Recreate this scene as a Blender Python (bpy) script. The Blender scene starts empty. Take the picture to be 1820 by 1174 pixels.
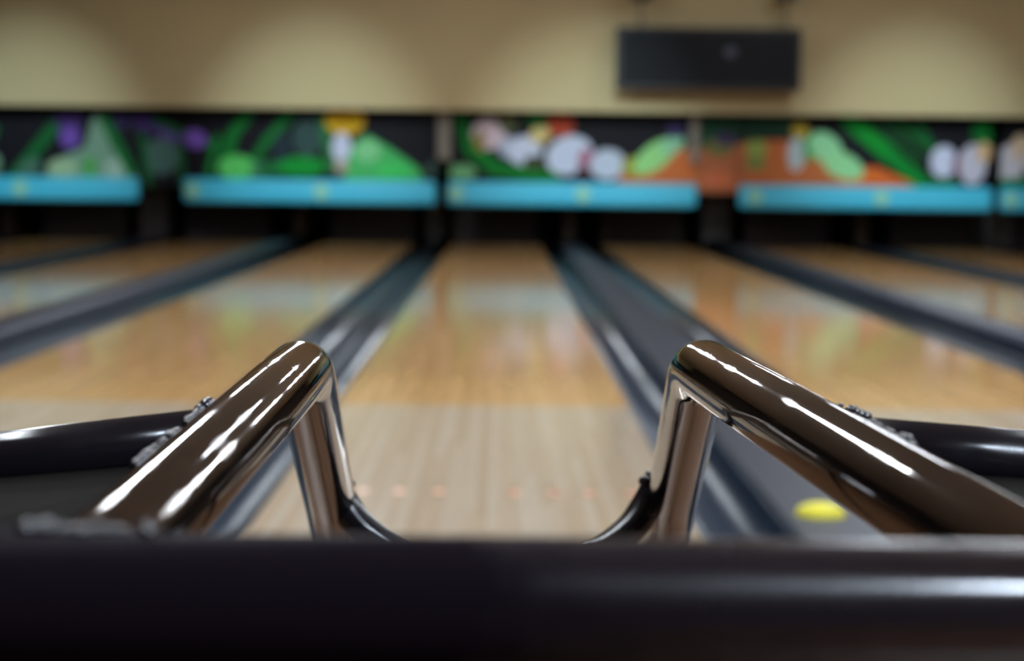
import bpy, bmesh, math, random
from mathutils import Vector, Matrix
random.seed(4)
PI = math.pi
S = bpy.context.scene
COL = S.collection

# ------------------------------------------------------------------ camera
FPX = 3130.0                       # focal length in pixels of the 1820 px wide frame
CAM = Vector((0.0, 0.0, 0.84))
VPX, VPY = 891.0, 310.0            # where the lanes vanish
ROLL = math.radians(0.63)
_c, _s = math.cos(ROLL), math.sin(ROLL)
_dx, _dy = (VPX-910.0)/FPX, -(VPY-587.0)/FPX
# direction of the lanes (world +Y) and of the true vertical, both seen in camera axes
_f = Vector((_dx, _dy, -1.0)).normalized()
_u = Vector((_s, _c, 0.0)); _u = (_u - _f*_u.dot(_f)).normalized()
_r = _f.cross(_u).normalized()
R3 = Matrix((_r, _f, _u))          # rows: world axes in camera coordinates -> maps camera to world
cam_d = bpy.data.cameras.new('camera'); cam = bpy.data.objects.new('camera', cam_d); COL.objects.link(cam)
cam.matrix_world = Matrix.Translation(CAM) @ R3.to_4x4()
cam_d.sensor_width = 36.0; cam_d.sensor_fit = 'HORIZONTAL'
cam_d.lens = FPX*36.0/1820.0
cam_d.clip_start = 0.02; cam_d.clip_end = 100
cam_d.dof.use_dof = True; cam_d.dof.focus_distance = 1.03; cam_d.dof.aperture_fstop = 6.3
S.camera = cam

# ------------------------------------------------------------------ world, exposure
w = bpy.data.worlds.new('world'); S.world = w; w.use_nodes = True
w.node_tree.nodes['Background'].inputs[0].default_value = (0.35, 0.33, 0.32, 1)
w.node_tree.nodes['Background'].inputs[1].default_value = 0.0
S.view_settings.view_transform = 'Standard'; S.view_settings.look = 'None'
S.view_settings.gamma = 1.0; S.view_settings.exposure = 0.0; S.view_settings.use_curve_mapping = False

LAMP_ROWS = [(-1.25, 66.0), (3.7, 66.0)]     # x of each row of ceiling strips, emission strength
LAMP_Y = [2.3, 5.8, 9.2, 12.6, 16.0]
SPOT_X = [-5.4, -2.1, 1.0, 4.75]; SPOT_POWER = 1350.0; SPOT_Y = 14.6

# ------------------------------------------------------------------ helpers
def lin(c):
    return tuple(((v/255.0)/12.92 if v/255.0 <= 0.04045 else ((v/255.0+0.055)/1.055)**2.4) for v in c)

def at(x, y, depth):
    """photo pixel + distance along the optical axis -> world point"""
    v = Vector(((x-910.0)/FPX, -(y-587.0)/FPX, -1.0))*depth
    return CAM + R3 @ v

def mat(name, col=(0.5, 0.5, 0.5), rough=0.5, metal=0.0, **kw):
    m = bpy.data.materials.new(name); m.use_nodes = True
    b = m.node_tree.nodes['Principled BSDF']
    b.inputs['Base Color'].default_value = (*col, 1); b.inputs['Roughness'].default_value = rough
    b.inputs['Metallic'].default_value = metal
    for k, v in kw.items(): b.inputs[k].default_value = v
    return m

def N(m, t, **kw):
    n = m.node_tree.nodes.new(t)
    for k, v in kw.items(): setattr(n, k, v)
    return n
def L(m, a, b): m.node_tree.links.new(a, b)

def obj(name, bm, m, parent=None, smooth=False):
    me = bpy.data.meshes.new(name)
    bmesh.ops.recalc_face_normals(bm, faces=bm.faces)
    bm.to_mesh(me); bm.free()
    me.materials.append(m)
    if smooth:
        for p in me.polygons: p.use_smooth = True
    o = bpy.data.objects.new(name, me); COL.objects.link(o)
    if parent: 
        o.parent = parent
        o.matrix_parent_inverse = parent.matrix_world.inverted()
    return o
def tag(o, label, cat, group=None):
    o['label'] = label; o['category'] = cat
    if group: o['group'] = group
    return o
def thing(name, label, cat, loc=(0, 0, 0), group=None):
    o = bpy.data.objects.new(name, None); COL.objects.link(o)
    o.location = loc; o.matrix_world = Matrix.Translation(loc); o.empty_display_size = 0.1
    return tag(o, label, cat, group)
def struct(name, bm, m, smooth=False):
    o = obj(name, bm, m, smooth=smooth); o['kind'] = 'structure'; return o

def box(bm, x0, x1, y0, y1, z0, z1, bev=0.0, seg=2):
    r = bmesh.ops.create_cube(bm, size=1.0)
    for v in r['verts']:
        v.co = Vector(((x0+x1)/2+v.co.x*(x1-x0), (y0+y1)/2+v.co.y*(y1-y0), (z0+z1)/2+v.co.z*(z1-z0)))
    if bev > 0:
        es = list({e for v in r['verts'] for e in v.link_edges})
        bmesh.ops.bevel(bm, geom=es, offset=bev, segments=seg, profile=0.5, affect='EDGES')
    return bm
def B(): return bmesh.new()
def bx(*a, **k): return box(B(), *a, **k)

def smooth_path(pts, n=10):
    """centripetal-like Catmull-Rom through the points"""
    P = [Vector(p) for p in pts]
    P = [P[0]*2-P[1]] + P + [P[-1]*2-P[-2]]
    out = []
    for i in range(1, len(P)-2):
        a, b, c, d = P[i-1:i+3]
        for k in range(n):
            t = k/n
            out.append(0.5*((2*b)+(c-a)*t+(2*a-5*b+4*c-d)*t*t+(3*b-a-3*c+d)*t**3))
    out.append(P[-2]); return out

def fillet(pts, radii, n=12):
    """polyline with rounded corners"""
    P = [Vector(p) for p in pts]; out = [P[0]]
    for i in range(1, len(P)-1):
        a, b, c = P[i-1], P[i], P[i+1]; r = radii[i-1]
        u, v = (a-b).normalized(), (c-b).normalized()
        ang = u.angle(v); d = min(r/math.tan(ang/2), (a-b).length*0.49, (c-b).length*0.49)
        p0, p1 = b+u*d, b+v*d
        for k in range(n+1):                 # circular arc by normalised bisector
            t = k/n
            rr = d*math.tan(ang/2); cen = b+(u+v).normalized()*(rr/math.sin(ang/2))
            e0, e1 = (p0-cen), (p1-cen); th = e0.angle(e1)
            q = cen+(e0*math.sin((1-t)*th)+e1*math.sin(t*th))/math.sin(th)
            out.append(q)
    out.append(P[-1]); return out

def tube(bm, path, rad, seg=48, cap=True):
    P = [Vector(p) for p in path]; n = len(P)
    T = [((P[min(i+1, n-1)]-P[max(i-1, 0)]).normalized()) for i in range(n)]
    ref = Vector((0, 0, 1)) if abs(T[0].z) < 0.8 else Vector((1, 0, 0))
    nrm = (ref-T[0]*ref.dot(T[0])).normalized(); rings = []
    for i in range(n):
        nrm = (nrm-T[i]*nrm.dot(T[i])).normalized(); bi = T[i].cross(nrm)
        r = rad(i/(n-1)) if callable(rad) else rad
        rings.append([bm.verts.new(P[i]+(nrm*math.cos(a)+bi*math.sin(a))*r) for a in [2*PI*k/seg for k in range(seg)]])
    for i in range(n-1):
        for k in range(seg):
            bm.faces.new((rings[i][k], rings[i][(k+1) % seg], rings[i+1][(k+1) % seg], rings[i+1][k]))
    if cap:
        bm.faces.new(rings[0][::-1]); bm.faces.new(rings[-1])
    return bm

def blob(bm, c, r, sx=1, sy=1, sz=1):
    m = Matrix.Translation(c) @ Matrix.Diagonal((sx*r, sy*r, sz*r, 1))
    bmesh.ops.create_icosphere(bm, subdivisions=2, radius=1.0, matrix=m)

def weld(bm, centre, axis, r_arm, host_pt, host_dir, r_host, lump=0.0028, n=34, seed=1):
    """lumpy bead where a tube (centre, axis, r_arm) meets a host tube"""
    rnd = random.Random(seed); axis = axis.normalized(); h = host_dir.normalized()
    ref = h-axis*h.dot(axis); ref.normalize(); bi = axis.cross(ref)
    for k in range(n):
        a = 2*PI*k/n
        p = centre+(ref*math.cos(a)+bi*math.sin(a))*r_arm
        w0 = p-host_pt; w0 = w0-h*w0.dot(h); ax = axis-h*axis.dot(h)
        A, Bq, C = ax.dot(ax), 2*w0.dot(ax), w0.dot(w0)-r_host**2
        D = Bq*Bq-4*A*C
        if D < 0: t = -Bq/(2*A)
        else: t = (-Bq+math.sqrt(D))/(2*A)
        q = p+axis*t
        blob(bm, q+Vector([rnd.uniform(-.0006, .0006) for _ in range(3)]), lump*rnd.uniform(.75, 1.2))
    return bm

# ------------------------------------------------------------------ materials
def wood(name, c1, c2, c3, board=0.0274, rough=0.095):
    m = mat(name, rough=rough); b = m.node_tree.nodes['Principled BSDF']
    g = N(m, 'ShaderNodeNewGeometry'); sep = N(m, 'ShaderNodeSeparateXYZ'); L(m, g.outputs['Position'], sep.inputs[0])
    d = N(m, 'ShaderNodeMath', operation='DIVIDE'); d.inputs[1].default_value = board; L(m, sep.outputs[0], d.inputs[0])
    fl = N(m, 'ShaderNodeMath', operation='FLOOR'); L(m, d.outputs[0], fl.inputs[0])
    fr = N(m, 'ShaderNodeMath', operation='FRACT'); L(m, d.outputs[0], fr.inputs[0])
    # board joints along the length
    w1 = N(m, 'ShaderNodeTexWhiteNoise', noise_dimensions='1D'); L(m, fl.outputs[0], w1.inputs['W'])
    dy = N(m, 'ShaderNodeMath', operation='MULTIPLY_ADD'); L(m, sep.outputs[1], dy.inputs[0]); dy.inputs[1].default_value = 0.45; L(m, w1.outputs['Value'], dy.inputs[2])
    fy = N(m, 'ShaderNodeMath', operation='FLOOR'); L(m, dy.outputs[0], fy.inputs[0])
    cb = N(m, 'ShaderNodeCombineXYZ'); L(m, fl.outputs[0], cb.inputs[0]); L(m, fy.outputs[0], cb.inputs[1])
    w2 = N(m, 'ShaderNodeTexWhiteNoise', noise_dimensions='2D'); L(m, cb.outputs[0], w2.inputs['Vector'])
    ramp = N(m, 'ShaderNodeValToRGB'); L(m, w2.outputs['Value'], ramp.inputs[0])
    e = ramp.color_ramp.elements; e[0].color = (*lin(c1), 1); e[1].color = (*lin(c3), 1)
    q = e.new(0.5); q.color = (*lin(c2), 1)
    # grain
    mp = N(m, 'ShaderNodeVectorMath', operation='MULTIPLY'); mp.inputs[1].default_value = (160, 2.5, 1); L(m, g.outputs['Position'], mp.inputs[0])
    nz = N(m, 'ShaderNodeTexNoise'); nz.inputs['Scale'].default_value = 1.0; nz.inputs['Detail'].default_value = 3; L(m, mp.outputs[0], nz.inputs['Vector'])
    mr = N(m, 'ShaderNodeMapRange'); mr.inputs['To Min'].default_value = 0.82; mr.inputs['To Max'].default_value = 1.14; L(m, nz.outputs['Fac'], mr.inputs['Value'])
    # dark seam
    se = N(m, 'ShaderNodeMath', operation='GREATER_THAN'); se.inputs[1].default_value = 0.04; L(m, fr.outputs[0], se.inputs[0])
    s2 = N(m, 'ShaderNodeMapRange'); s2.inputs['To Min'].default_value = 0.7; s2.inputs['To Max'].default_value = 1.0; L(m, se.outputs[0], s2.inputs['Value'])
    mu = N(m, 'ShaderNodeMath', operation='MULTIPLY'); L(m, mr.outputs[0], mu.inputs[0]); L(m, s2.outputs[0], mu.inputs[1])
    vm = N(m, 'ShaderNodeVectorMath', operation='SCALE'); L(m, ramp.outputs[0], vm.inputs[0]); L(m, mu.outputs[0], vm.inputs['Scale'])
    L(m, vm.outputs[0], b.inputs['Base Color'])
    return m

M_pine = wood('lane_pine', (194, 148, 92), (202, 157, 102), (210, 166, 112))
M_maple = wood('lane_maple', (180, 160, 136), (187, 169, 147), (194, 180, 162))
M_approach = wood('approach_maple', (100, 70, 48), (108, 77, 53), (118, 84, 58), rough=0.3)
M_gutter = mat('gutter_plastic', lin((34, 46, 60)), 0.28)
M_cap = mat('division_cap', lin((44, 50, 62)), 0.45, **{'Specular IOR Level': 0.3})
M_cover = mat('return_cover', lin((24, 34, 52)), 0.5, **{'Specular IOR Level': 0.22})
M_black = mat('matte_black', lin((78, 64, 62)), 0.7)
M_kick = mat('kickback_grey', lin((74, 66, 62)), 0.6)
M_kickb = mat('kickback_brown', lin((70, 52, 34)), 0.6)
M_post = mat('post_beige', lin((128, 118, 106)), 0.5)
M_cyan = mat('cyan_ledge', lin((70, 190, 222)), 0.35)
M_badge = mat('badge_yellow_green', lin((150, 208, 176)), 0.4)
M_yellow = mat('yellow_marker', lin((232, 222, 60)), 0.45)
M_orange = mat('orange_dot', lin((214, 140, 108)), 0.3)
M_screen = mat('screen_black', lin((8, 8, 14)), 0.5, **{'Specular IOR Level': 0.15})
M_bezel = mat('screen_bezel', lin((20, 20, 26)), 0.5)
M_rod = mat('hanger_rod', lin((110, 96, 74)), 0.5)
M_rubber = mat('rubber', (0.015, 0.015, 0.015), 0.8)
M_lens = mat('sensor_lens', lin((40, 46, 68)), 0.4)

def noisy(name, c1, c2, scale, rough=0.8, bump=0.0):
    m = mat(name, rough=rough); b = m.node_tree.nodes['Principled BSDF']
    g = N(m, 'ShaderNodeNewGeometry')
    nz = N(m, 'ShaderNodeTexNoise'); nz.inputs['Scale'].default_value = scale; nz.inputs['Detail'].default_value = 4; L(m, g.outputs['Position'], nz.inputs['Vector'])
    mx = N(m, 'ShaderNodeMix', data_type='RGBA'); L(m, nz.outputs['Fac'], mx.inputs[0])
    mx.inputs[6].default_value = (*lin(c1), 1); mx.inputs[7].default_value = (*lin(c2), 1)
    L(m, mx.outputs[2], b.inputs['Base Color'])
    if bump:
        bp = N(m, 'ShaderNodeBump'); bp.inputs['Strength'].default_value = bump; L(m, nz.outputs['Fac'], bp.inputs['Height']); L(m, bp.outputs[0], b.inputs['Normal'])
    return m
M_wall = noisy('wall_paint', (188, 170, 128), (194, 178, 136), 0.8)
M_ceil = noisy('ceiling_tiles', (188, 178, 170), (196, 186, 176), 3.0)
M_dark = noisy('dark_wall', (46, 36, 30), (54, 42, 36), 1.0)
M_sub = noisy('subfloor_concrete', (34, 32, 34), (46, 44, 46), 5.0)

# polished dark nickel rails with wiped scratches
def metal(name, col, rough, metallic, scr=True, spec=0.5):
    m = mat(name, col, rough, metallic); b = m.node_tree.nodes['Principled BSDF']; b.inputs['Specular IOR Level'].default_value = spec
    tc = N(m, 'ShaderNodeNewGeometry')
    v = N(m, 'ShaderNodeVectorMath', operation='MULTIPLY'); v.inputs[1].default_value = (1500, 420, 1500); L(m, tc.outputs['Position'], v.inputs[0])
    nz = N(m, 'ShaderNodeTexNoise'); nz.inputs['Scale'].default_value = 1; nz.inputs['Detail'].default_value = 3; L(m, v.outputs[0], nz.inputs['Vector'])
    big = N(m, 'ShaderNodeTexNoise'); big.inputs['Scale'].default_value = 22; big.inputs['Detail'].default_value = 3; L(m, tc.outputs['Position'], big.inputs['Vector'])
    r1 = N(m, 'ShaderNodeMapRange'); r1.inputs['From Min'].default_value = 0.46; r1.inputs['From Max'].default_value = 0.62
    r1.inputs['To Min'].default_value = 0.02; r1.inputs['To Max'].default_value = 0.2 if scr else 0.06; L(m, big.outputs['Fac'], r1.inputs['Value'])
    bp = N(m, 'ShaderNodeBump'); bp.inputs['Distance'].default_value = 0.0004
    L(m, r1.outputs[0], bp.inputs['Strength']); L(m, nz.outputs['Fac'], bp.inputs['Height']); L(m, bp.outputs[0], b.inputs['Normal'])
    r2 = N(m, 'ShaderNodeMapRange'); r2.inputs['From Min'].default_value = 0.45; r2.inputs['From Max'].default_value = 0.7
    r2.inputs['To Min'].default_value = rough; r2.inputs['To Max'].default_value = rough*1.8; L(m, big.outputs['Fac'], r2.inputs['Value'])
    L(m, r2.outputs[0], b.inputs['Roughness'])
    return m
M_nickel = metal('dark_nickel', (0.30, 0.285, 0.275), 0.065, 1.0)
M_paint = metal('black_gloss_paint', (0.008, 0.007, 0.010), 0.16, 0.0, scr=False)
M_plate = noisy('plate_black', (10, 8, 8), (22, 17, 14), 30, rough=0.8); M_plate.node_tree.nodes['Principled BSDF'].inputs['Specular IOR Level'].default_value = 0.05
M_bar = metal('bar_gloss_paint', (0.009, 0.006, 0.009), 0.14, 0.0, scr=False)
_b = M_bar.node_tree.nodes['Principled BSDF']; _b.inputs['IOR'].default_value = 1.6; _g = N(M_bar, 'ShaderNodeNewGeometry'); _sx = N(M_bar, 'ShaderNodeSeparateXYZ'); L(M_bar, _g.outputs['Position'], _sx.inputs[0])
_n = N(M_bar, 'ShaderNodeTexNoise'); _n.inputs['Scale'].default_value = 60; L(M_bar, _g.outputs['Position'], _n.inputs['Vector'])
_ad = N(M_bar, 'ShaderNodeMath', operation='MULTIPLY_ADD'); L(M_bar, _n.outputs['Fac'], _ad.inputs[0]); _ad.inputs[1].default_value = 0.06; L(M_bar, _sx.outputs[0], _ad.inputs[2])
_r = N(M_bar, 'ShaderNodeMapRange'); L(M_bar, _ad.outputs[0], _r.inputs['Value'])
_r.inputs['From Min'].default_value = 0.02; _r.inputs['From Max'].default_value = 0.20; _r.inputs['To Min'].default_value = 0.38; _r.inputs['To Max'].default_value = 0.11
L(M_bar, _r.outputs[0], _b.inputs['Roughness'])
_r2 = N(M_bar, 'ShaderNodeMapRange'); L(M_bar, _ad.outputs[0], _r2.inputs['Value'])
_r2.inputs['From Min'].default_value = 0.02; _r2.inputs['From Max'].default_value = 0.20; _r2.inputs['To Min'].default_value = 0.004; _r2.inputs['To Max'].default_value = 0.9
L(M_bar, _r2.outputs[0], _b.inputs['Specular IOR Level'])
M_weld = mat('weld_metal', (0.012, 0.012, 0.018), 0.09, 0.0, **{'Specular IOR Level': 1.0})

def emis(name, col, s):
    m = mat(name, col, 0.5); b = m.node_tree.nodes['Principled BSDF']
    b.inputs['Emission Color'].default_value = (*col, 1); b.inputs['Emission Strength'].default_value = s
    return m

# ------------------------------------------------------------------ room shell
XW0, XW1, YB, YF, ZC = -8.6, 8.6, -4.0, 23.2, 3.7
Y_FOUL, Y_END = 2.25, 21.3
struct('floor', bx(XW0, XW1, YB, Y_FOUL, -0.12, 0.0), M_approach)
struct('trim_1', bx(XW0, XW1, Y_FOUL, YF, -0.30, -0.17), M_sub)
struct('ceiling', bx(XW0, XW1, YB, YF, ZC, ZC+0.15), M_ceil)
struct('wall_left', bx(XW0-0.15, XW0, YB, YF, -0.3, ZC), M_dark)
struct('wall_right', bx(XW1, XW1+0.15, YB, YF, -0.3, ZC), M_dark)
struct('wall_rear', bx(XW0-0.15, XW1+0.15, YB-0.15, YB, -0.3, ZC), M_dark)
struct('wall_far', bx(XW0, XW1, YF, YF+0.15, -0.3, ZC), M_dark)
Y_SOF = 20.15
struct('wall_front', bx(XW0, XW1, Y_SOF, Y_SOF+0.2, 1.565, ZC), M_wall)

# ------------------------------------------------------------------ lanes, gutters
LANES = [
 (-7.47, -6.40, 'pale wooden lane against the left side wall'),
 (-5.67, -4.60, 'leftmost wooden lane seen, a sliver beyond the farthest dark gutter on the left'),
 (-3.90, -2.833, 'wooden lane second to the left of the centre lane, between two dark covers'),
 (-2.10, -1.034, 'wooden lane directly left of the centre lane, crossing behind the left rail'),
 (-0.59, 0.476, 'centre wooden lane seen between the two ramp rails, orange dots near its start'),
 (1.206, 2.273, 'wooden lane directly right of the centre lane, behind the right rail'),
 (3.00, 4.067, 'wooden lane right of the raised grey-blue return cover'),
 (4.80, 5.867, 'rightmost wooden lane seen, a sliver at the far right edge'),
 (6.40, 7.467, 'pale wooden lane against the right side wall'),
]
Y_SPL = 6.38
for i, (a, b_, lab) in enumerate(LANES):
    t = thing('bowling_lane', lab, 'bowling lane', ((a+b_)/2, Y_FOUL, 0), 'polished wooden bowling lanes')
    obj('lane_head', bx(a, b_, Y_FOUL+0.001, Y_SPL, -0.17, 0.0), M_maple, t)
    obj('lane_bed', bx(a, b_, Y_SPL, Y_END, -0.17, 0.0), M_pine, t)
    c = (a+b_)/2
    for off in (-.41, -.30, -.205, -.10, .10, .205, .30, .41):
        bm = B(); bmesh.ops.create_cone(bm, cap_ends=True, segments=20, radius1=0.014, radius2=0.014, depth=0.0008,
                              matrix=Matrix.Translation((c+off, 4.62, 0.0004)) @ Matrix.Diagonal((1, 2.2, 1, 1)))
        obj('guide_dot', bm, M_orange, t)

def gutter_bm(x0, x1):
    bm = B(); n = 20; y0, y1 = Y_FOUL+0.001, Y_END+0.3
    top = []; rows = []
    for y in (y0, y1):
        r = []
        for k in range(n+1):
            a = PI*k/n
            r.append(bm.verts.new(((x0+x1)/2-math.cos(a)*((x1-x0)/2-0.012), y, -0.006-0.088*math.sin(a)**0.9)))
        r = [bm.verts.new((x0+0.001, y, -0.006))]+r+[bm.verts.new((x1-0.001, y, -0.006))]
        lo = [bm.verts.new((v.co.x, y, v.co.z-0.006)) for v in r]
        rows.append((r, lo))
    (r0, l0), (r1, l1) = rows
    for k in range(len(r0)-1):
        bm.faces.new((r0[k], r0[k+1], r1[k+1], r1[k])); bm.faces.new((l0[k], l1[k], l1[k+1], l0[k+1]))
        bm.faces.new((r0[k], l0[k], l0[k+1], r0[k+1])); bm.faces.new((r1[k], r1[k+1], l1[k+1], l1[k]))
    bm.faces.new((r0[0], r1[0], l1[0], l0[0])); bm.faces.new((r0[-1], l0[-1], l1[-1], r1[-1]))
    return bm
NM = ['the lane by the left wall', 'the leftmost lane seen', 'the second lane left of the ramp', 'the lane just left of the centre lane',
      'the centre lane', 'the lane just right of the centre lane', 'the lane beyond the raised cover', 'the rightmost lane seen', 'the lane by the right wall']
def cover_bm(x0, x1, h):
    bm = B(); n = 14; e = []
    for y in (Y_FOUL+0.3, Y_END+0.2):
        r = [bm.verts.new((x0, y, -0.17))]
        for k in range(n+1):
            a = PI*k/n
            cx = -math.cos(a); zz = math.sin(a)
            r.append(bm.verts.new(((x0+x1)/2+math.copysign(abs(cx)**0.45, cx)*(x1-x0)/2, y, 0.0+h*zz**0.45)))
        r.append(bm.verts.new((x1, y, -0.17))); e.append(r)
    for k in range(len(e[0])-1): bm.faces.new((e[0][k], e[0][k+1], e[1][k+1], e[1][k]))
    bm.faces.new((e[0][-1], e[0][0], e[1][0], e[1][-1]))
    bm.faces.new(e[0]); bm.faces.new(e[1][::-1])
    return bm
CAPN = {1: 'low dark cap strip between gutters, far out on the left', 2: 'low dark cap strip between gutters at the left edge',
        3: 'raised dark return cover left of the second lane', 4: 'narrow dark divider between the two gutters left of the centre lane',
        5: 'wide dark cap between gutters right of the centre lane, carrying the yellow marker',
        6: 'raised grey-blue return cover on the right with a pale sheen', 7: 'low dark cap at the right edge', 8: 'low dark cap nearest the right wall'}
for i in range(len(LANES)-1):
    a, b_ = LANES[i][1], LANES[i+1][0]; gap = b_-a
    gw = 0.215 if gap < 0.6 else 0.235
    tag(obj('gutter', gutter_bm(a, a+gw), M_gutter, smooth=True), 'dark grey gutter along the right edge of '+NM[i], 'gutter', 'dark grey lane gutters')
    tag(obj('gutter', gutter_bm(b_-gw, b_), M_gutter, smooth=True), 'dark grey gutter along the left edge of '+NM[i+1], 'gutter', 'dark grey lane gutters')
    if i in (2, 5):
        tag(obj('return_cover', cover_bm(a+gw+0.002, b_-gw-0.002, 0.085), M_cover if i == 5 else M_cap, smooth=True), CAPN[i+1], 'track cover')
    else:
        tag(obj('division_cap', bx(a+gw+0.001, b_-gw-0.001, Y_FOUL+0.001, Y_END+0.2, -0.17, 0.006, bev=0.004), M_cap), CAPN[i+1], 'divider')
# outermost floor strips
struct('trim_2', bx(XW0, -7.47, Y_FOUL, YF, -0.17, 0.0), M_dark)
struct('trim_3', bx(7.467, XW1, Y_FOUL, YF, -0.17, 0.0), M_dark)

# yellow marker on the cap right of the centre lane
t = thing('lane_marker', 'round yellow marker lying on the dark cap right of the centre lane', 'marker', (0.805, 4.33, 0.006))
bm = B(); bmesh.ops.create_cone(bm, cap_ends=True, segments=40, radius1=0.062, radius2=0.056, depth=0.014, matrix=Matrix.Translation((0.805, 4.33, 0.013)))
obj('disc', bm, M_yellow, t)
bm = B(); bmesh.ops.create_uvsphere(bm, u_segments=32, v_segments=12, radius=1.0, matrix=Matrix.Translation((0.805, 4.33, 0.019)) @ Matrix.Diagonal((0.05, 0.05, 0.016, 1)))
obj('dome', bm, M_yellow, t, smooth=True)

# ------------------------------------------------------------------ pin end
Y_BAR = 20.40
def PX(x, d=Y_BAR): return (x-VPX)/FPX*d        # photo column -> metres across at the pin end
def PZ(x, y, d=Y_BAR): return 0.84-((y-VPY)-(x-VPX)*math.tan(ROLL))/FPX*d

BG = (20, 18, 25)
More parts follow.
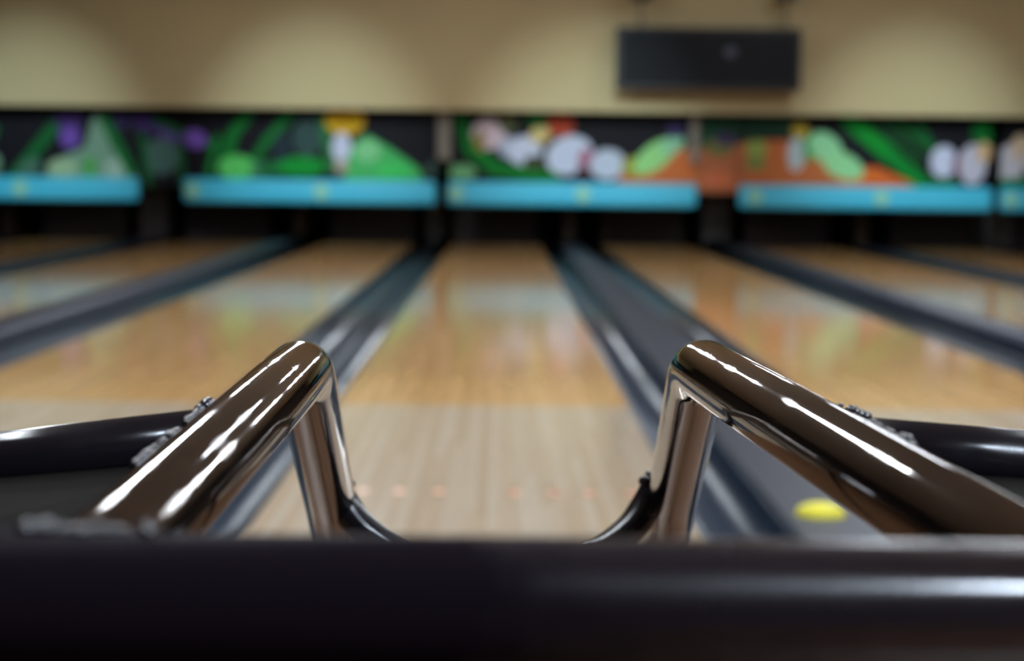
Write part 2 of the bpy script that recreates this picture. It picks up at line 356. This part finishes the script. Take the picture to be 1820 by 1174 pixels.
# picture elements: ('e', x, y, rx, ry, rot, colour) ellipse; ('l', x0, y0, x1, y1, width, colour) stroke; ('p', [(x, y)...], colour) polygon
ART = [
 # far left: green stems, pale tent shape, violet flowers
 ('l', -40, 300, -10, 230, 14, (30, 110, 60)), ('e', -30, 290, 30, 25, 0, (120, 160, 130)),
 ('l', 20, 318, 95, 228, 22, (16, 98, 46)), ('e', 50, 300, 26, 16, -40, (70, 110, 90)),
 ('p', [(72, 322), (96, 285), (150, 262), (166, 205), (182, 205), (196, 262), (236, 290), (244, 322)], (118, 152, 130)),
 ('e', 110, 298, 26, 16, 0, (158, 186, 146)), ('e', 205, 300, 20, 16, 0, (160, 186, 168)), ('e', 158, 298, 12, 20, 0, (78, 160, 76)),
 ('l', 186, 215, 232, 305, 18, (18, 104, 44)),
 ('e', 122, 218, 24, 16, 0, (66, 40, 100)), ('e', 124, 244, 18, 20, 0, (112, 76, 168)),
 ('e', 215, 215, 14, 14, 0, (52, 40, 84)), ('e', 262, 222, 28, 16, 15, (66, 44, 104)), ('e', 300, 240, 20, 14, 10, (92, 66, 140)),
 ('l', 275, 215, 385, 265, 12, (22, 98, 48)), ('e', 345, 247, 22, 16, 10, (122, 84, 178)),
 ('e', 284, 278, 34, 32, 0, (74, 104, 98)), ('l', 250, 240, 262, 325, 10, (24, 100, 48)), ('l', 318, 260, 322, 325, 10, (30, 96, 56)),
 ('l', 385, 245, 370, 310, 12, (20, 120, 50)),
 # green loops, daisy-like yellow and white figure, leafy mounds
 ('l', 440, 204, 412, 240, 20, (14, 112, 42)), ('l', 412, 240, 400, 285, 22, (14, 112, 42)), ('l', 515, 204, 470, 255, 18, (16, 108, 44)), ('l', 470, 255, 440, 300, 16, (16, 108, 44)),
 ('e', 420, 298, 34, 22, 0, (92, 196, 96)), ('e', 458, 302, 14, 16, 0, (70, 130, 92)),
 ('e', 545, 245, 26, 34, 0, (52, 76, 74)), ('e', 500, 262, 16, 26, 0, (34, 48, 58)), ('e', 480, 300, 24, 16, 0, (26, 100, 52)),
 ('e', 535, 296, 42, 18, 0, (10, 142, 48)), ('l', 572, 210, 590, 300, 18, (40, 110, 60)),
 ('p', [(610, 322), (622, 260), (652, 240), (690, 262), (745, 300), (752, 322)], (74, 178, 98)),
 ('e', 652, 268, 24, 20, 0, (128, 202, 140)), ('e', 700, 302, 32, 14, 0, (66, 196, 96)),
 ('e', 612, 214, 36, 26, 0, (222, 172, 24)), ('e', 606, 262, 17, 26, 0, (204, 206, 230)), ('e', 606, 295, 12, 12, 0, (180, 160, 150)),
 ('e', 770, 300, 12, 14, 0, (60, 84, 76)),
 # the heap of white shapes on a green sweep
 ('l', 818, 215, 835, 262, 26, (6, 96, 30)), ('l', 835, 262, 880, 300, 28, (6, 110, 34)), ('l', 880, 300, 985, 316, 24, (6, 110, 34)),
 ('e', 820, 306, 26, 14, 0, (112, 170, 116)),
 ('e', 868, 238, 30, 28, 0, (206, 182, 190)), ('e', 852, 250, 10, 20, 0, (140, 120, 60)), ('e', 905, 262, 20, 18, 0, (170, 176, 196)), ('e', 932, 268, 30, 26, 0, (198, 202, 222)),
 ('e', 902, 220, 18, 14, 0, (90, 96, 60)), ('e', 955, 212, 22, 14, 0, (16, 110, 36)), ('e', 960, 240, 20, 16, 0, (204, 182, 120)), ('e', 950, 288, 20, 12, 0, (60, 60, 40)),
 ('e', 996, 222, 24, 22, 0, (180, 70, 44)), ('e', 990, 252, 20, 12, 0, (70, 40, 36)), ('e', 1012, 276, 42, 34, -20, (196, 202, 222)), ('e', 1042, 284, 14, 20, 0, (164, 96, 122)), ('e', 1040, 308, 18, 12, 0, (60, 36, 40)),
 ('e', 1080, 292, 32, 27, 0, (190, 198, 216)),
 ('p', [(1092, 330), (1118, 292), (1160, 268), (1242, 262), (1242, 332)], (198, 108, 58)),
 ('e', 1128, 296, 24, 18, 0, (150, 150, 50)), ('e', 1164, 278, 44, 22, -38, (150, 214, 134)), ('e', 1196, 256, 22, 16, -38, (140, 200, 160)), ('e', 1200, 232, 16, 14, 0, (62, 50, 96)),
 # right: orange ground, pale leaf shape, broad green diagonals
 ('p', [(1242, 205), (1318, 205), (1318, 262), (1242, 262)], (34, 78, 56)), ('p', [(1242, 262), (1322, 255), (1322, 345), (1242, 345)], (176, 104, 68)),
 ('e', 1280, 262, 26, 16, 0, (110, 110, 62)), ('e', 1292, 246, 20, 12, 0, (66, 56, 92)), ('e', 1280, 318, 30, 14, 0, (206, 112, 74)),
 ('p', [(1322, 250), (1400, 248), (1470, 290), (1560, 300), (1650, 334), (1322, 336)], (186, 104, 58)),
 ('p', [(1322, 205), (1420, 205), (1420, 240), (1322, 246)], (28, 66, 50)),
 ('e', 1345, 264, 20, 16, 0, (140, 160, 80)), ('e', 1344, 290, 20, 12, 0, (120, 130, 70)), ('p', [(1500, 300), (1560, 296), (1650, 336), (1490, 336)], (216, 104, 40)),
 ('e', 1416, 274, 15, 30, 0, (176, 190, 196)), ('e', 1422, 232, 16, 13, 0, (196, 166, 60)), ('e', 1440, 262, 12, 24, 0, (70, 150, 70)),
 ('e', 1468, 262, 34, 24, 40, (148, 214, 160)), ('e', 1500, 294, 40, 22, 25, (150, 216, 154)),
 ('l', 1508, 212, 1585, 276, 30, (0, 140, 40)), ('l', 1585, 276, 1640, 322, 26, (0, 130, 44)), ('l', 1590, 212, 1700, 300, 9, (10, 110, 40)), ('l', 1560, 212, 1640, 285, 8, (10, 96, 38)), ('l', 1630, 215, 1660, 262, 12, (16, 92, 44)), ('l', 1640, 322, 1700, 326, 12, (10, 120, 50)),
 ('e', 1680, 287, 24, 28, 0, (206, 208, 232)), ('e', 1706, 292, 10, 20, 0, (120, 66, 84)), ('e', 1732, 292, 24, 36, 0, (196, 190, 206)), ('e', 1752, 270, 14, 18, 0, (208, 172, 130)), ('e', 1750, 232, 22, 22, 0, (10, 110, 40)),
 ('e', 1800, 290, 26, 34, 0, (196, 190, 200)), ('e', 1818, 262, 18, 24, 0, (206, 180, 150)), ('e', 1850, 280, 26, 30, 0, (190, 190, 210)), ('l', 1780, 325, 1880, 318, 14, (10, 120, 60)),
]
def art_colour(x, y):
    c = BG
    for s in ART:
        if s[0] == 'e':
            _, cx, cy, rx, ry, rot, col = s; a = math.radians(rot); dx, dy = x-cx, y-cy
            u = dx*math.cos(a)+dy*math.sin(a); v = -dx*math.sin(a)+dy*math.cos(a)
            if (u/rx)**2+(v/ry)**2 <= 1: c = col
        elif s[0] == 'l':
            _, x0, y0, x1, y1, wd, col = s; dx, dy = x1-x0, y1-y0
            t_ = max(0, min(1, ((x-x0)*dx+(y-y0)*dy)/(dx*dx+dy*dy)))
            if math.hypot(x-x0-t_*dx, y-y0-t_*dy) <= wd/2: c = col
        else:
            _, P, col = s; ins = False; j = len(P)-1
            for i in range(len(P)):
                (xi, yi), (xj, yj) = P[i], P[j]
                if (yi > y) != (yj > y) and x < (xj-xi)*(y-yi)/(yj-yi)+xi: ins = not ins
                j = i
            if ins: c = col
    return lin(c)
M_art = mat('mural_print', rough=0.5, **{'Specular IOR Level': 0.12})
_a = N(M_art, 'ShaderNodeAttribute'); _a.attribute_name = 'print'; L(M_art, _a.outputs['Color'], M_art.node_tree.nodes['Principled BSDF'].inputs['Base Color'])

def mural(name, x0, x1, z0, z1, y, parent, thick=0.03):
    """a printed board: real thickness, the picture painted as point colours in metres on the board"""
    nx = max(8, int((x1-x0)/0.014)); nz = int((z1-z0)/0.014)
    verts = []; faces = []; cols = []
    for j in range(nz+1):
        for i in range(nx+1):
            X = x0+(x1-x0)*i/nx; Z = z0+(z1-z0)*j/nz
            verts.append((X, y, Z))
            px = VPX+X*FPX/Y_BAR; py = VPY+(0.84-Z)*FPX/Y_BAR+(px-VPX)*math.tan(ROLL)
            cols.append(art_colour(px, py))
    for j in range(nz):
        for i in range(nx):
            a = j*(nx+1)+i; faces.append((a, a+1, a+nx+2, a+nx+1))
    k = len(verts)
    verts += [(x0, y+thick, z0), (x1, y+thick, z0), (x1, y+thick, z1), (x0, y+thick, z1)]; cols += [lin(BG)]*4
    faces.append((k+3, k+2, k+1, k))
    faces.append(tuple([k, k+1]+[i for i in range(nx, -1, -1)]))
    faces.append(tuple([k+2, k+3]+[nz*(nx+1)+i for i in range(0, nx+1)]))
    faces.append(tuple([k+3, k]+[j*(nx+1) for j in range(0, nz+1)]))
    faces.append(tuple([k+1, k+2]+[j*(nx+1)+nx for j in range(nz, -1, -1)]))
    me = bpy.data.meshes.new(name); me.from_pydata(verts, [], faces)
    at_ = me.color_attributes.new('print', 'FLOAT_COLOR', 'POINT')
    for i, c in enumerate(cols): at_.data[i].color = (*c, 1)
    me.materials.append(M_art)
    o = bpy.data.objects.new(name, me); COL.objects.link(o)
    o.parent = parent; o.matrix_parent_inverse = parent.matrix_world.inverted()
    return o

ZB0, ZB1, ZM1 = 0.482, 0.755, 1.62
UNITS = [(-7.62, PX(248), 'pinsetter mask with violet flowers and a pale tent shape, at the left edge', [40]),
         (PX(327), PX(775), 'pinsetter mask with a yellow and white figure among green mounds', [345, 572]),
         (PX(795), PX(1239), 'pinsetter mask with a heap of white round shapes on green, behind the centre lane', [812, 1036]),
         (PX(1313), PX(1765), 'pinsetter mask with broad green diagonals over orange ground', [1342, 1566]),
         (PX(1778), 7.9, 'pinsetter mask cut off by the right edge of the picture', [1797])]
for x0, x1, lab, bd in UNITS:
    t = thing('pinsetter_mask', lab, 'pinsetter mask', ((x0+x1)/2, Y_BAR, ZB0), 'painted masks over the pin ends')
    mural('mural_board', x0+0.03, x1-0.01, 0.70, ZM1, Y_BAR+0.14, t)
    led = obj('ledge', bx(x0, x1, Y_BAR, Y_BAR+0.13, ZB0, ZB1, bev=0.05, seg=5), M_cyan, t, smooth=False)
    for q in bd:
        X = PX(q); bm = B()
        bmesh.ops.create_cone(bm, cap_ends=True, segments=28, radius1=0.085, radius2=0.08, depth=0.012,
                              matrix=Matrix.Translation((X, Y_BAR-0.004, (ZB0+ZB1)/2)) @ Matrix.Rotation(PI/2, 4, 'X'))
        obj('badge', bm, M_badge, led)
for x0, x1, lab in [(PX(248), PX(327), 'narrow infill board with violet and grey-green blotches between two masks'),
                    (PX(1241), PX(1311), 'narrow orange and green infill board between two masks on the right')]:
    t = thing('infill_board', lab, 'infill board', ((x0+x1)/2, Y_BAR+0.3, 0.66), 'narrow printed infill boards')
    mural('printed_board', x0-0.05, x1+0.05, 0.66, ZM1, Y_BAR+0.20, t)
for x, lab, wd in [(PX(789), 'grey-beige upright between the masks left of the centre lane', 0.15), (PX(1233), 'grey-beige upright at the right end of the centre mask', 0.10)]:
    tag(obj('mask_post', bx(x-wd/2, x+wd/2, Y_BAR+0.05, Y_BAR+0.11, 1.0, 1.62, bev=0.01), M_post), lab, 'post', 'uprights between the masks')

# kickback walls and the dark pit behind each lane
edges = [(-7.47-0.2, 'by the left wall')]+[((LANES[i][1]+LANES[i+1][0])/2, NM[i]+' and '+NM[i+1]) for i in range(len(LANES)-1)]+[(7.467+0.2, 'by the right wall')]
for i, (x, lab) in enumerate(edges):
    inner = i in (1, 3, 5, 7)
    wd = 0.16 if inner else 0.34
    if i == 4: wd = 0.2
    lb = ('dark kickback wall '+lab) if lab.startswith('by') else 'dark kickback wall between '+lab
    tag(obj('kickback_wall', bx(x-wd/2, x+wd/2, Y_END+0.31, YF-0.02, 0.0, 0.66, bev=0.01), M_kickb if inner else M_kick), lb, 'divider wall', 'kickback walls at the pin end')
for i, (a, b_, _) in enumerate(LANES):
    bm = B(); n = 60; e = []
    for z in (-0.17, 0.66):
        e.append([bm.verts.new((a+0.02+(b_-a-0.04)*k/n, Y_END+0.5+0.018*math.sin(k*1.9), z)) for k in range(n+1)]+
                 [bm.verts.new((a+0.02+(b_-a-0.04)*k/n, Y_END+0.54+0.018*math.sin(k*1.9), z)) for k in range(n, -1, -1)])
    m_ = len(e[0])
    for k in range(m_): bm.faces.new((e[0][k], e[0][(k+1) % m_], e[1][(k+1) % m_], e[1][k]))
    tag(obj('pit_curtain', bm, M_black), 'black pit curtain in the dark end of '+NM[i], 'curtain', 'pit curtains')

# hanging screen
SX0, SX1 = PX(1091, 19.75), PX(1418, 19.75); SZ0, SZ1 = PZ(1250, 162, 19.75), PZ(1250, 52, 19.75)
t = thing('hanging_screen', 'wide switched-off black screen hanging from two rods in front of the beige wall', 'screen', ((SX0+SX1)/2, 19.75, SZ0))
obj('housing', bx(SX0, SX1, 19.75, 19.87, SZ0, SZ1, bev=0.015), M_bezel, t)
obj('screen_panel', bx(SX0+0.05, SX1-0.05, 19.74, 19.76, SZ0+0.05, SZ1-0.05), M_screen, t)
bm = B(); xx = PX(1292, 19.75); zz = PZ(1292, 95, 19.75)
bmesh.ops.create_cone(bm, cap_ends=True, segments=24, radius1=0.07, radius2=0.05, depth=0.01, matrix=Matrix.Translation((xx, 19.736, zz)) @ Matrix.Rotation(PI/2, 4, 'X'))
obj('sensor', bm, M_lens, t)
for q in (1134, 1390):
    X = PX(q, 19.75); rr = obj('rod', tube(B(), [(X, 19.81, SZ1-0.01), (X, 19.81, ZC-0.001)], 0.018, 16), M_rod, t, smooth=True)
    obj('ceiling_bracket', bx(X-0.12, X+0.12, 19.73, 19.89, PZ(q, 4, 19.75), PZ(q, 4, 19.75)+0.10, bev=0.01), M_bezel, rr)

# ------------------------------------------------------------------ ceiling strips and wall washers
M_house = mat('lamp_housing', lin((200, 198, 190)), 0.5)
k = 0
ROWN = ['left ceiling row', 'right ceiling row']
ORD = ['nearest', 'second', 'third', 'fourth', 'farthest']
for r, (X, st) in enumerate(LAMP_ROWS):
    Md = emis('diffuser_glow_%d' % r, (0.86, 0.93, 1.0), st)
    for j, Y in enumerate(LAMP_Y):
        t = thing('ceiling_light', 'long white fluorescent ceiling light, %s of the %s' % (ORD[j], ROWN[r]), 'ceiling light', (X, Y, ZC), 'fluorescent lights over the lanes')
        obj('housing', bx(X-0.16, X+0.16, Y-1.22, Y+1.22, ZC-0.07, ZC-0.001, bev=0.01), M_house, t)
        obj('diffuser', bx(X-0.08, X+0.08, Y-1.18, Y+1.18, ZC-0.09, ZC-0.072, bev=0.004), Md, t)
Md = emis('diffuser_glow_side', (0.80, 0.88, 1.0), 30.0)
for Y, q in ((7.2, 'farther'), (3.2, 'nearer')):
    t = thing('ceiling_light', 'short white fluorescent ceiling light above the lane right of centre, the %s one' % q, 'ceiling light', (1.7, Y, ZC), 'fluorescent lights over the lanes')
    obj('housing', bx(1.54, 1.86, Y-1.2, Y+1.2, ZC-0.07, ZC-0.001, bev=0.01), M_house, t)
    obj('diffuser', bx(1.64, 1.76, Y-1.16, Y+1.16, ZC-0.09, ZC-0.072, bev=0.004), Md, t)
t = thing('ceiling_light', 'wide white fluorescent ceiling light set across the approach, behind the camera', 'ceiling light', (2.3, -1.6, ZC), 'fluorescent lights over the lanes')
obj('housing', bx(1.1, 3.5, -1.76, -1.44, ZC-0.07, ZC-0.001, bev=0.01), M_house, t)
obj('diffuser', bx(1.14, 3.46, -1.70, -1.50, ZC-0.09, ZC-0.072, bev=0.004), emis('diffuser_glow_rear', (0.72, 0.84, 1.0), 170.0), t)
for X in SPOT_X:
    ld = bpy.data.lights.new('wall_wash', 'SPOT'); ld.energy = SPOT_POWER; ld.spot_size = math.radians(31); ld.spot_blend = 1.0; ld.shadow_soft_size = 0.08
    ld.color = (0.68, 0.92, 1.0)
    t = thing('downlight', 'wall-washing downlight in the ceiling before the beige wall, %s' % {-5.4: 'leftmost', -2.1: 'second from left', 1.0: 'third from left', 4.75: 'rightmost'}[X], 'downlight', (X, SPOT_Y, ZC), 'downlights before the beige wall')
    bm = B(); tube(bm, [(X, SPOT_Y, ZC-0.001), (X, SPOT_Y, ZC-0.12)], 0.09, 24, cap=False); bmesh.ops.solidify(bm, geom=bm.faces[:], thickness=0.006)
    obj('can', bm, M_bezel, t)
    lo = bpy.data.objects.new('lamp', ld); COL.objects.link(lo); lo.parent = t; lo.matrix_parent_inverse = t.matrix_world.inverted()
    lo.location = (X, SPOT_Y, ZC-0.10)
    lo.rotation_euler = (Vector((X, Y_SOF, 1.25))-Vector((X, SPOT_Y, ZC-0.1))).to_track_quat('-Z', 'Y').to_euler()

# ------------------------------------------------------------------ the ball ramp in the foreground
ramp = thing('bowling_ramp', 'dark metal tube ball ramp before the centre lane, its two rails bending down', 'ball ramp', (0.0, 1.0, 0.0))
RR = 0.020
def on_line(a, b, y):            # point where the line a-b reaches world y
    t_ = (y-a.y)/(b.y-a.y); return a+(b-a)*t_
BAR_D = 0.50
l1, l2 = at(511, 681, 1.06), at(263, 929, 0.703)
r1, r2 = at(1282, 676, 1.09), at(1656, 905, 0.72)
barc = at(910, 1078, BAR_D)
bar_y, bar_z = barc.y, barc.z
def rail_path(p1, p2, leg1, leg2, sx):
    near = on_line(p1, p2, bar_y+0.002); top = on_line(p1, p2, p1.y+0.062)
    floor_in = Vector((leg2.x*0.93, leg2.y+0.16, leg2.z-0.30))
    foot = Vector((leg2.x*0.90, leg2.y+0.34, RR+0.015)); tip = Vector((leg2.x*0.88, leg2.y+0.60, RR+0.001))
    return fillet([near, top, leg2+(leg2-leg1)*0.1, Vector((foot.x, foot.y, foot.z+0.02)), tip], [0.080, 0.5, 0.22], n=18)
lleg1, lleg2 = at(563, 790, 1.27), at(598, 945, 1.46)
rleg1, rleg2 = at(1216, 790, 1.29), at(1184, 945, 1.48)
LP = rail_path(l1, l2, lleg1, lleg2, -1); RP = rail_path(r1, r2, rleg1, rleg2, 1)
lrail = obj('rail', tube(B(), LP, RR, 64), M_nickel, ramp, smooth=True)
rrail = obj('rail', tube(B(), RP, RR, 64), M_nickel, ramp, smooth=True)
# rear bar with its legs
hw = 0.42
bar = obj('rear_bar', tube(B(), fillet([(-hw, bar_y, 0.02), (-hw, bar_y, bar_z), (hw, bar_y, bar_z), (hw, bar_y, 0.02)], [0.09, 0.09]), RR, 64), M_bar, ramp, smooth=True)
for s in (-1, 1):
    obj('rubber_foot', tube(B(), [(s*hw, bar_y, 0.0), (s*hw, bar_y, 0.004), (s*hw, bar_y, 0.045)], 0.027, 32), M_rubber, bar)
# side arms, rising out of the rails and bending down to the floor
AR = 0.0165
def arm(host_a, host_b, p0, p1, s, seed):
    far = p1+(p1-p0)*0.9
    fz = Vector((far.x+s*0.03, far.y+0.02, 0.02))
    a = obj('side_arm', tube(B(), fillet([p0, far, fz], [0.08]), AR, 48), M_paint, ramp, smooth=True)
    obj('rubber_foot', tube(B(), [(fz.x, fz.y, 0.0), (fz.x, fz.y, 0.004), (fz.x, fz.y, 0.045)], 0.023, 32), M_rubber, a)
    bm = B(); weld(bm, p0, p1-p0, AR+0.0022, host_a, host_b-host_a, RR+0.0008, 0.0034, 34, seed)
    wd = obj('weld_bead', bm, M_weld, a, smooth=True); wd['label'] = 'lumpy shiny weld bead'
    return a
la0 = on_line(l1, l2, at(345, 800, 0.885).y); la1 = at(0, 822, 0.93)
ra0 = on_line(r1, r2, at(1560, 800, 0.86).y); ra1 = at(1830, 822, 0.90)
arm(l1, l2, la0, la1, -1, 3); arm(r1, r2, ra0, ra1, 1, 8)
# sagging cross brace between the sloping legs
BR = 0.0125
bp = [at(588, 846, 1.375), at(612, 896, 1.375), at(655, 948, 1.37), at(740, 1000, 1.37), at(885, 1022, 1.37), at(1030, 1000, 1.38), at(1112, 948, 1.39), at(1150, 896, 1.40), at(1176, 846, 1.40)]
br = obj('cross_brace', tube(B(), smooth_path(bp, 10), BR, 40), M_paint, ramp, smooth=True)
bm = B(); weld(bm, bp[0], bp[1]-bp[0], BR, lleg1, lleg2-lleg1, RR*0.9, 0.0026, 22, 5)
obj('weld_bead', bm, M_weld, br, smooth=True); bm = B()
weld(bm, bp[-1], bp[-2]-bp[-1], BR, rleg1, rleg2-rleg1, RR*0.9, 0.0026, 22, 6)
obj('weld_bead', bm, M_weld, br, smooth=True)
# welds and side plates where rails meet the rear bar
for (a, b_, s) in ((l1, l2, -1), (r1, r2, 1)):
    pn = on_line(a, b_, bar_y)
    bm = B(); weld(bm, pn, (a-b_), RR+0.001, Vector((0, bar_y, bar_z)), Vector((1, 0, 0)), RR, 0.0028, 40, 11+s)
    obj('weld_bead', bm, M_weld, bar, smooth=True)
    # long lumpy seam where the arm runs into the flank of the rail
    yA, yB = (0.868, 0.74) if s < 0 else (0.89, 0.775)
    rnd = random.Random(21+s); bm = B(); y = yA; ax = (a-b_).normalized()
    out = Vector((s, 0, 0)); out = (out-ax*out.dot(ax)).normalized(); upv = out.cross(ax)*s
    if upv.z < 0: upv = -upv
    while y > yB:
        phi = math.radians(rnd.uniform(40, 62)); rr_ = rnd.uniform(0.0015, 0.0033)
        blob(bm, on_line(a, b_, y)+(upv*math.cos(phi)+out*math.sin(phi))*(RR+0.0012), rr_, 1.0, rnd.uniform(0.9, 1.5), 0.9)
        y -= rnd.uniform(0.0025, 0.0052)
    obj('weld_seam', bm, M_weld, lrail if s < 0 else rrail, smooth=True)
    if s < 0:
        rnd = random.Random(5); bm = B()
        for q, rr_ in ((55, .0034), (76, .0030), (88, .0036), (104, .002), (118, .0024), (133, .002), (150, .0027), (163, .0021), (181, .0026), (198, .002), (214, .0022), (232, .0017), (268, .0032)):
            blob(bm, Vector(((q-VPX)/FPX*BAR_D, bar_y+0.002+rnd.uniform(-.001, .002), bar_z+RR-0.0002)), rr_)
        obj('weld_spatter', bm, M_weld, bar, smooth=True)
    # flat black plate filling the corner between rail, bar and arm
    e0, e1 = (la0, la1) if s < 0 else (ra0, ra1); ee = e0+(e1-e0)*((s*0.385-e0.x)/(e1.x-e0.x))
    q0 = on_line(a, b_, bar_y+0.02); q1 = on_line(a, b_, e0.y-0.010)
    pts = [Vector((q0.x+s*0.006, q0.y, q0.z-0.006)), Vector((q1.x+s*0.008, q1.y, q1.z-0.008)), Vector((s*0.385, ee.y-0.004, ee.z-0.003)), Vector((s*0.385, q0.y, q0.z-0.010))]
    bm = B(); up = [bm.verts.new(p) for p in pts]; dn = [bm.verts.new(p-Vector((0, 0, 0.004))) for p in pts]
    bm.faces.new(up); bm.faces.new(dn[::-1])
    for i in range(4): bm.faces.new((up[i], dn[i], dn[(i+1) % 4], up[(i+1) % 4]))
    obj('side_plate', bm, M_plate, ramp)
